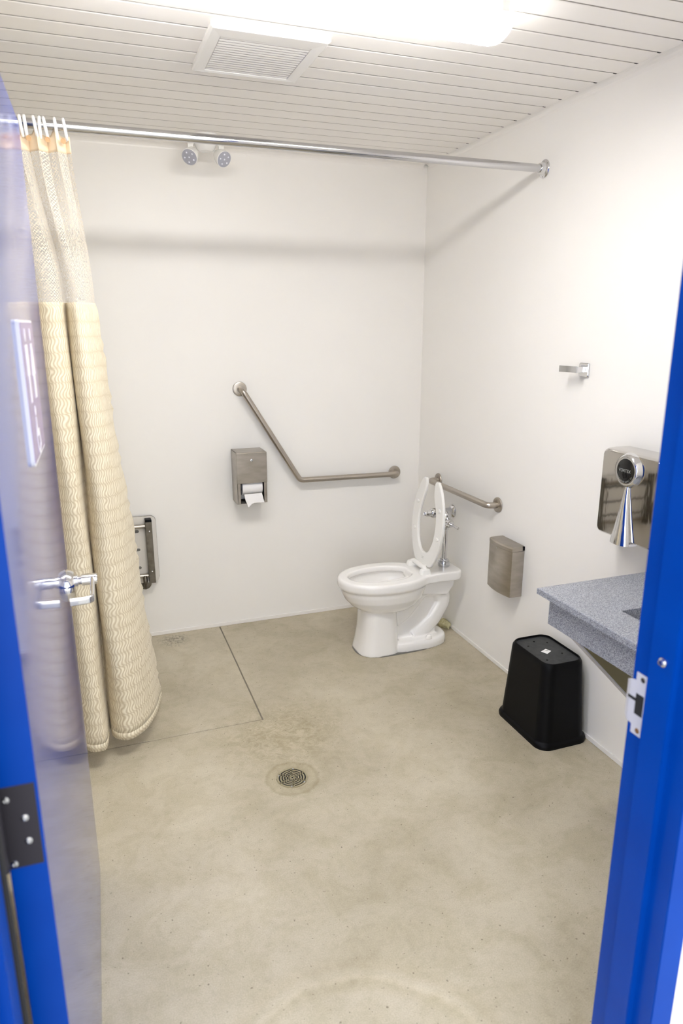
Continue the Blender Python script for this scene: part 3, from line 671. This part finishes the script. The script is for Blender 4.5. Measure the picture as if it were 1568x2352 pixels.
# trapway bulge
trap = smooth_path([T(.42, 0, .16), T(.36, 0, .20), T(.26, 0, .315), T(.155, 0, .315), T(.125, 0, .235), T(.185, 0, .135), T(.235, 0, .09), T(.30, 0, .045)], .07, 8)
tube(bm, trap, .060, 20)
ridge = smooth_path([T(.46, 0, .235), T(.35, 0, .27), T(.25, 0, .375)], .06, 6); tube(bm, ridge, .066, 20)
bmesh.ops.recalc_face_normals(bm, faces=bm.faces)
me = bpy.data.meshes.new('bowl_raw'); bm.to_mesh(me); bm.free()
tmp = bpy.data.objects.new('bowl_raw', me); C.objects.link(tmp)
md = tmp.modifiers.new('r', 'REMESH'); md.mode = 'VOXEL'; md.voxel_size = .0042; md.adaptivity = 0
md = tmp.modifiers.new('s', 'SMOOTH'); md.factor = .5; md.iterations = 9
dg = bpy.context.evaluated_depsgraph_get(); me2 = bpy.data.meshes.new_from_object(tmp.evaluated_get(dg)); me2.name = 'bowl'
bpy.data.objects.remove(tmp)
for v in me2.vertices:
    v.co -= toilet.location
    if v.co.z < 0: v.co.z = 0
for p in me2.polygons: p.use_smooth = True
me2.materials.clear(); me2.materials.append(M_ceramic)
bowl = bpy.data.objects.new('bowl', me2); C.objects.link(bowl); bowl.parent = toilet
bm = B(); loft(bm, [egg(.275, .60, .34, .455, .088), egg(.276, .60, .34, .455, .088)]); mk('water', bm, mat('bowl_water', (.80, .80, .78), .02), toilet)
for s in (-1, 1):
    bm = B(); lathe(bm, T(.235, s*.092, .050), (0, 0, 1), [(0, .0165), (.008, .0165), (.017, .013), (.021, .006), (.0215, .001)], 24); mk('bolt_cap', bm, M_ceramic, toilet)
bm = B(); loft(bm, [egg(0, .634, .100, .45, .126, 2.7), egg(.004, .632, .102, .45, .125, 2.7)]); mk('caulk_line', bm, M_caulk, toilet)
# raised open-front seat: local (s along seat from hinge, t lateral, n thickness)
hA = Vector(T(.238, 0, .437)); tipv = (Vector(T(.198, 0, .912))-hA); Ls = tipv.length; es = tipv.normalized(); et = Vector((0, 1, 0)); en = et.cross(es).normalized()
if en.x > 0: en = -en          # en points to the room
def SP(s, t, n): return hA + es*s + et*t + en*n
def so(u): # outer half outline from hinge end to tip, u 0..1
    pts = [(.012, .0), (.012, .055), (.018, .095), (.06, .135), (.13, .166), (.22, .180), (.31, .172), (.38, .145), (.43, .115), (.462, .088), (.474, .070)]
    return pts
def cr2(P, per=6):
    out = []
    for i in range(len(P)-1):
        for k in range(per): out.append(cr([(a_[0], a_[1], 0) for a_ in P], (i+k/per)/(len(P)-1)))
    out.append(Vector((P[-1][0], P[-1][1], 0))); return out
outer_h = cr2([(.012, .0), (.012, .060), (.022, .094), (.065, .128), (.13, .156), (.22, .175), (.31, .170), (.38, .148), (.43, .122), (.462, .096)], 5)
inner_h = cr2([(.080, .0), (.084, .030), (.105, .058), (.15, .084), (.22, .098), (.29, .094), (.345, .074), (.40, .052), (.450, .046)], 5)
tip = [Vector((.475, .082, 0)), Vector((.475, .060, 0)), Vector((.466, .049, 0))]
half = outer_h + tip + inner_h[::-1]
bm = B()
for s in (-1, 1):
    n_o = len(outer_h); prof = [(p.x, p.y*s) for p in half]
    loft(bm, [[SP(a_+(0), b_, nn) for a_, b_ in prof] for nn in (-.008, .008)])
bmesh.ops.remove_doubles(bm, verts=bm.verts, dist=1e-5)
bmesh.ops.recalc_face_normals(bm, faces=bm.faces)
me = bpy.data.meshes.new('seat_raw'); bm.to_mesh(me); bm.free(); tmp = bpy.data.objects.new('seat_raw', me); C.objects.link(tmp)
md = tmp.modifiers.new('r', 'REMESH'); md.mode = 'VOXEL'; md.voxel_size = .0028
md = tmp.modifiers.new('s', 'SMOOTH'); md.factor = .5; md.iterations = 8
dg = bpy.context.evaluated_depsgraph_get(); me2 = bpy.data.meshes.new_from_object(tmp.evaluated_get(dg)); bpy.data.objects.remove(tmp)
for v in me2.vertices: v.co -= toilet.location
for p in me2.polygons: p.use_smooth = True
me2.materials.clear(); me2.materials.append(M_plastic); me2.name = 'seat'
seat = bpy.data.objects.new('seat', me2); C.objects.link(seat); seat.parent = toilet
for s_, t_ in ((.185, -.132), (.185, .132), (.335, -.122), (.335, .122)):
    bm = B(); rings = []
    for nn, k in ((.006, 1), (.0105, 1), (.013, .86), (.0138, .5)):
        rings.append([SP(s_+.010*k*math.sin(2*PI*i/24), t_+.019*k*math.cos(2*PI*i/24), nn) for i in range(24)])
    loft(bm, rings); mk('bumper', bm, M_plastic, seat)
bm = B(); q = [(0, 0), (.018, 0), (.018, .002), (0, .002)]
for k, zz in enumerate((.058, .050)):
    box(bm, Vector((0, 0, 0)), Vector((.001, .001, .001)))
bmesh.ops.delete(bm, geom=bm.verts[:], context='VERTS')
for k, (tt0, tt1, ss) in enumerate(((-.012, .012, .052), (-.008, .010, .045))):
    prism(bm, [SP(ss, tt0, .0083), SP(ss, tt1, .0083), SP(ss+.0012, tt1, .0083), SP(ss+.0012, tt0, .0083)], en*.0004)
mk('print', bm, M_caulk, seat, smooth=False)
# hinge posts and bar
bm = B(); tube(bm, smooth_path([T(.268, -.078, .415), T(.268, -.078, .443), T(.262, -.060, .450), T(.262, .060, .450), T(.268, .078, .443), T(.268, .078, .415)], .02, 5), .0135, 16)
for s in (-1, 1):
    loft(bm, [[T(x, y, z) for x, y in rrect(.265, s*.078, .030*k, .020*k, .012*k, 4)] for z, k in ((.418, 1), (.430, 1), (.446, .8), (.450, .55))])
box(bm, T(.262, .05, .436), T(.238, -.05, .456), .004)
mk('seat_hinge', bm, M_plastic, toilet)
# ---------------------------------------------------------------- flush valve
fv = thing('flush_valve', 'chrome flush valve with side handle standing behind the toilet seat', 'flush valve', (-.112, TY, .42))
VX = -.112; VZ = .690
bm = B(); cyl(bm, (VX, TY, .422), (VX, TY, VZ-.045), .0150, seg=28); mk('vacuum_tube', bm, M_chrome, fv)
bm = B(); lathe(bm, (VX, TY, .4215), (0, 0, 1), [(0, .0310), (.004, .0325), (.022, .0325), (.028, .030), (.0285, .026), (.036, .026), (.040, .0225), (.0405, .015)], 8*4); mk('spud_collar', bm, M_satin, fv)
bm = B(); lathe(bm, (VX, TY, VZ-.062), (0, 0, 1), [(0, .0185), (.004, .021), (.010, .021), (.012, .0185), (.030, .0185), (.036, .025), (.070, .029), (.078, .031), (.088, .031), (.094, .028), (.103, .018), (.106, .002)], 36)
cyl(bm, (VX, TY, VZ), (VX, TY+.085, VZ), .0145); lathe(bm, (VX, TY+.030, VZ), (0, 1, 0), [(0, .019), (.014, .019)], 8)
mk('valve_body', bm, M_chrome, fv)
bm = B(); lathe(bm, (0, TY+.125, VZ), (-1, 0, 0), [(0, .037), (.003, .037), (.012, .030), (.016, .0215), (.06, .0215), (.075, .0255), (.100, .0275), (.126, .0275), (.134, .024), (.138, .022), (.140, .0185), (.158, .0165), (.172, .0125), (.176, .009), (.170, .0065), (.170, .001)], 36)
mk('control_stop', bm, M_chrome, fv)
bm = B(); lathe(bm, (VX-.06-.0001, TY+.125, VZ), (-1, 0, 0), [(-.001, .0075), (.0005, .0075), (.0006, .001)], 16); 
mk('stop_screw', bm, M_dark, fv)
bm = B(); lathe(bm, (VX, TY-.012, VZ-.016), (0, -1, 0), [(0, .021), (.018, .021), (.022, .0245), (.032, .0245), (.037, .0215), (.046, .021), (.052, .0165), (.056, .0150), (.0565, .008)], 8*4)
fh = mk('handle_socket', bm, M_chrome, fv)
bm = B(); tube(bm, [(VX, TY-.064, VZ-.016), (VX, TY-.10, VZ-.017), (VX, TY-.125, VZ-.018), (VX, TY-.138, VZ-.018), (VX, TY-.141, VZ-.018)], .005, 16, radii=[.0055, .0058, .0070, .0074, .005]); mk('flush_lever', bm, M_chrome, fv)
# foam lump where the toilet outlet meets the wall
random.seed(3); bm = B(); bmesh.ops.create_icosphere(bm, subdivisions=3, radius=1)
for v in bm.verts:
    k = 1+.16*math.sin(5*v.co.x+3*v.co.z)*math.cos(4*v.co.y); v.co = Vector((v.co.x*.030*k, v.co.y*.055*k, v.co.z*.028*k))
    if v.co.z < -.012: v.co.z = -.012
fm = mk('foam_lump', bm, M_foam); fm.location = (-.026, -.445, .0125); tag(fm, 'small lump of yellow foam on the floor at the wall behind the toilet', 'foam')
# ---------------------------------------------------------------- sanitary bin
nb = thing('napkin_disposal_bin', 'small steel disposal box with curved front on the right wall', 'bin', (-.04, -1.03, .442))
def bow(z, k=0., d=.080, ya=-.936, yb=-1.134, n=10, back=0.):
    ym = (ya+yb)/2; hw = (ya-yb)/2; P = [(-.0002, ya), ] 
    P = [(back, ya-k)]
    for i in range(n+1):
        t = -1+2*i/n; P.append((-(d-.014*t*t)+k, ym - (hw-k)*t))
    P.append((back, yb+k)); return [(x, y, z) for x, y in P]
bm = B(); loft(bm, [bow(.442, .001), bow(.445), bow(.668)]); bod = mk('body', bm, M_steel, nb); 
bm = B(); loft(bm, [bow(.6695, 0, .0815), bow(.684, 0, .0815), bow(.690, .003, .0795), bow(.6925, .010, .076)]); mk('lid', bm, M_steel, nb)
bm = B(); box(bm, (-.010, -1.1365, .672), (-.0005, -1.130, .692), .001); mk('lid_hinge', bm, M_black, nb)
bm = B(); prism(bm, [(-.0822, -1.03, .664), (-.0822, -1.022, .667), (-.0815, -1.026, .655)], (-.001, 0, 0)); mk('badge', bm, M_satin, nb, smooth=False)
# ---------------------------------------------------------------- robe hook
hk = thing('robe_hook', 'small polished robe hook high on the right wall', 'hook', (0, -1.44, 1.52))
bm = B(); loft(bm, [[(x, y, z) for y, z in rrect(-1.446, 1.521, .0285*k, .0265*k, .006, 4)] for x, k in ((-.0002, 1), (-.007, 1), (-.009, .93))]); mk('back_plate', bm, M_chrome, hk)
bm = B(); box(bm, (-.047, -1.458, 1.511), (-.008, -1.434, 1.534), .002); mk('post', bm, M_chrome, hk)
bm = B(); rings = []
for i in range(13):
    k = i/12; y = -1.459 + k*.092; x = -.050-.012*math.sin(k*PI*.5)*k
    rings.append([(x-.002, y, 1.511), (x+.002, y, 1.511), (x+.002, y, 1.536), (x-.002, y, 1.536)])
loft(bm, rings); mk('arm', bm, M_satin, hk, smooth=False)
# ---------------------------------------------------------------- hand dryer
dr = thing('hand_dryer', 'polished steel hand dryer with round black badge on the right wall', 'hand dryer', (0, -1.88, 1.0))
yc = -1.884
def drr(x, hw, zb, zt, r): return [(x, yy, zz) for yy, zz in rrect(yc, (zb+zt)/2, hw, (zt-zb)/2, r, 6)]
bm = B(); loft(bm, [drr(-.0003, .168, .948, 1.262, .018), drr(-.070, .160, .950, 1.266, .02), drr(-.112, .148, .953, 1.266, .022), drr(-.124, .142, .956, 1.263, .022), drr(-.130, .134, .962, 1.258, .020)])
mk('cover', bm, mat('mirror_steel', (.56, .54, .51), .05, 1., bump=((14, 14, 5), .05, .008)), dr)
zd = 1.208
bm = B(); lathe(bm, (-.128, yc, zd), (-1, 0, 0), [(0, .062), (.010, .058), (.018, .054), (.021, .049), (.0205, .046)], 48); mk('badge_rim', bm, M_chrome, dr)
bm = B(); lathe(bm, (-.146, yc, zd), (-1, 0, 0), [(0, .0465), (.001, .0462), (.004, .038), (.0055, .02), (.006, .001)], 48); bd = mk('badge', bm, M_gloss_black, dr)
bm = B(); text_bm(bm, 'VORTEX', .0155, lambda x, y: (-.1524, yc - x*.95, zd-.004+y))
def arcp(x, y):
    t = -PI/2 + x/.040; r = .0405 - y
    return (-.1502-.0012, yc - r*math.cos(t), zd + r*math.sin(t))
text_bm(bm, 'HAND DRYER SUPPLY .CA', .0078, arcp)
mk('lettering', bm, M_grey_text, bd, smooth=False)
bm = B(); rings = []
for z, hw, dpth in ((1.155, .009, .012), (1.12, .013, .017), (1.06, .024, .024), (1.00, .036, .031), (.965, .044, .036), (.946, .047, .038)):
    rings.append([(-.126 - dpth*max(0, math.cos(t))**.7, yc+hw*math.sin(t), z) for t in lin(-PI/2, PI/2, 16)] + [(-.10, yc+hw, z), (-.10, yc-hw, z)])
loft(bm, rings); mk('nozzle', bm, M_chrome, dr)
# ---------------------------------------------------------------- waste bin upside down
wb = thing('waste_bin', 'black plastic waste bin standing upside down against the right wall', 'bin', (-.127, -1.512, 0))
bcx, bcy = -.1265, -1.516
def wr(z, hx, hy, r): return [(x, y, z) for x, y in rrect(bcx, bcy, hx, hy, r, 8)]
bm = B(); loft(bm, [wr(.0, .1235, .176, .055), wr(.010, .1245, .177, .055), wr(.020, .122, .174, .055), wr(.025, .116, .168, .052), wr(.030, .1135, .1655, .052),
                    wr(.18, .106, .153, .05), wr(.335, .0985, .141, .047), wr(.352, .097, .139, .046), wr(.362, .092, .134, .044), wr(.366, .0895, .1315, .043), wr(.366, .0865, .1285, .041), wr(.358, .0855, .1275, .041)])
mk('shell', bm, M_black, wb)
bm = B(); loft(bm, [wr(.3565, .0858, .1278, .041), wr(.3582, .0858, .1278, .041)]); mk('base_panel', bm, M_blackbase, wb)
for dx, dy_ in ((-.05, .06), (.048, .062), (-.052, -.075), (.045, -.045), (0, .09)):
    bm = B(); lathe(bm, (bcx+dx, bcy+dy_, .358), (0, 0, 1), [(0, .0042), (.002, .0038), (.0025, .001)], 14); mk('foot_stud', bm, M_black, wb)
bm = B(); prism(bm, [(bcx-.030, bcy-.002, .3588), (bcx+.004, bcy+.012, .3588), (bcx+.014, bcy-.012, .3588), (bcx-.018, bcy-.030, .3588)], (0, 0, .0004)); stk = mk('sticker', bm, M_white, wb, smooth=False)
bm = B()
for k in range(9): box(bm, (bcx-.006+k*.0012, bcy-.006-k*.0004, .3593), (bcx-.0055+k*.0012, bcy+.003-k*.0004, .3595))
mk('printed_bars', bm, M_grey_text, stk, smooth=False)
# ---------------------------------------------------------------- vanity counter
vn = thing('vanity_counter', 'speckled blue-grey vanity counter with a sunken basin on the right wall', 'counter', (-.27, -2.4, .74))
cx0, cy1, ct, cyf = -.536, -1.967, .862, YF+.001
bx0, bx1, by0, by1 = -.412, -.110, -2.640, -2.216
bm = B()
o_ = [(cx0, cyf), (-.0005, cyf), (-.0005, cy1), (cx0, cy1)]; i_ = [(bx0, by0), (bx1, by0), (bx1, by1), (bx0, by1)]
ring4(bm, [[(x, y, ct-.020) for x, y in off(i_, 0)], [(x, y, ct-.020) for x, y in o_], [(x, y, ct-.002) for x, y in o_], [(x, y, ct) for x, y in off(o_, -.002)], [(x, y, ct) for x, y in i_], [(x, y, ct-.020) for x, y in off(i_, 0)]])
bmesh.ops.remove_doubles(bm, verts=bm.verts, dist=1e-5)
mk('countertop', bm, M_granite, vn, smooth=False)
bm = B(); i2 = off(i_, -.012)
ring4(bm, [[(x, y, ct-.020) for x, y in off(i_, .010)], [(x, y, ct-.0205) for x, y in off(i_, .0)], [(x, y, ct-.115) for x, y in off(i_, -.006)], [(x, y, ct-.125) for x, y in off(i_, -.03)], [(x, y, ct-.128) for x, y in off(i_, -.14)]])
bm.faces.new([v for v in bm.verts[-4:]])
mk('basin', bm, M_granite, vn, smooth=False)
bm = B(); box(bm, (cx0+.034, cyf, ct-.121), (cx0+.052, cy1-.026, ct-.0205)); mk('apron', bm, M_granite, vn, smooth=False)
for yb in (-2.085, -2.72):
    bm = B(); tri = [(-.478, ct-.125), (-.0005, ct-.125), (-.0005, .275), (-.030, .275)]
    prism(bm, [(x, yb, z) for x, z in tri], (0, -.004, 0)); br = mk('bracket', bm, M_gusset, vn, smooth=False)
    bm = B(); d = Vector((-.478+.030, 0, ct-.125-.275)).normalized(); nn = Vector((d.z, 0, -d.x))
    p0 = Vector((-.028, 0, .272)); p1 = Vector((-.480, 0, ct-.122))
    prism(bm, [p0+Vector((0, yb-.005, 0)), p1+Vector((0, yb-.005, 0)), p1+Vector((0, yb+.030, 0)), p0+Vector((0, yb+.030, 0))], Vector((-.003, 0, -.003)))
    mk('bracket_flange', bm, M_zinc, br, smooth=False)
# ---------------------------------------------------------------- floor drain
fd = thing('floor_drain', 'round slotted metal floor drain set in the concrete', 'drain', (-1.249, -1.498, 0))
bm = B(); lathe(bm, (-1.249, -1.498, .0002), (0, 0, 1), [(0, .054), (.0004, .054), (.0005, .001)], 48); mk('drain_body', bm, M_dark, fd, smooth=False)
bm = B()
def annulus(r0, r1, z0=.0004, z1=.0022, n=64):
    V = []
    for r, z in ((r0, z0), (r0, z1), (r1, z1), (r1, z0)):
        V.append([bm.verts.new((-1.249+r*math.cos(2*PI*i/n), -1.498+r*math.sin(2*PI*i/n), z)) for i in range(n)])
    for A, Bq in zip(V, V[1:]+V[:1]):
        for i in range(n): bm.faces.new((A[i], A[(i+1) % n], Bq[(i+1) % n], Bq[i]))
for r0, r1 in ((.0525, .060), (.0415, .0475), (.0315, .0365), (.0215, .0265), (.012, .0165)): annulus(r0, r1)
for k in range(6):
    t = PI/6+k*PI/3 - .17; u = Vector((math.cos(t), math.sin(t), 0)); v = Vector((-u.y, u.x, 0))*.0038; c = Vector((-1.249, -1.498, .0004))
    prism(bm, [c+u*.008-v, c+u*.055-v, c+u*.055+v, c+u*.008+v], (0, 0, .0018))
annulus(.0035, .0085)
mk('grate', bm, M_grate, fd, smooth=False)
for k in (1, 2.3, 4, 5):
    t = k*PI/3+.2; bm = B(); lathe(bm, (-1.249+.0545*math.cos(t), -1.498+.0545*math.sin(t), .0022), (0, 0, 1), [(0, .0035), (.0008, .003), (.001, .0008)], 12); mk('screw', bm, M_satin, fd)
bpy.context.view_layer.update()
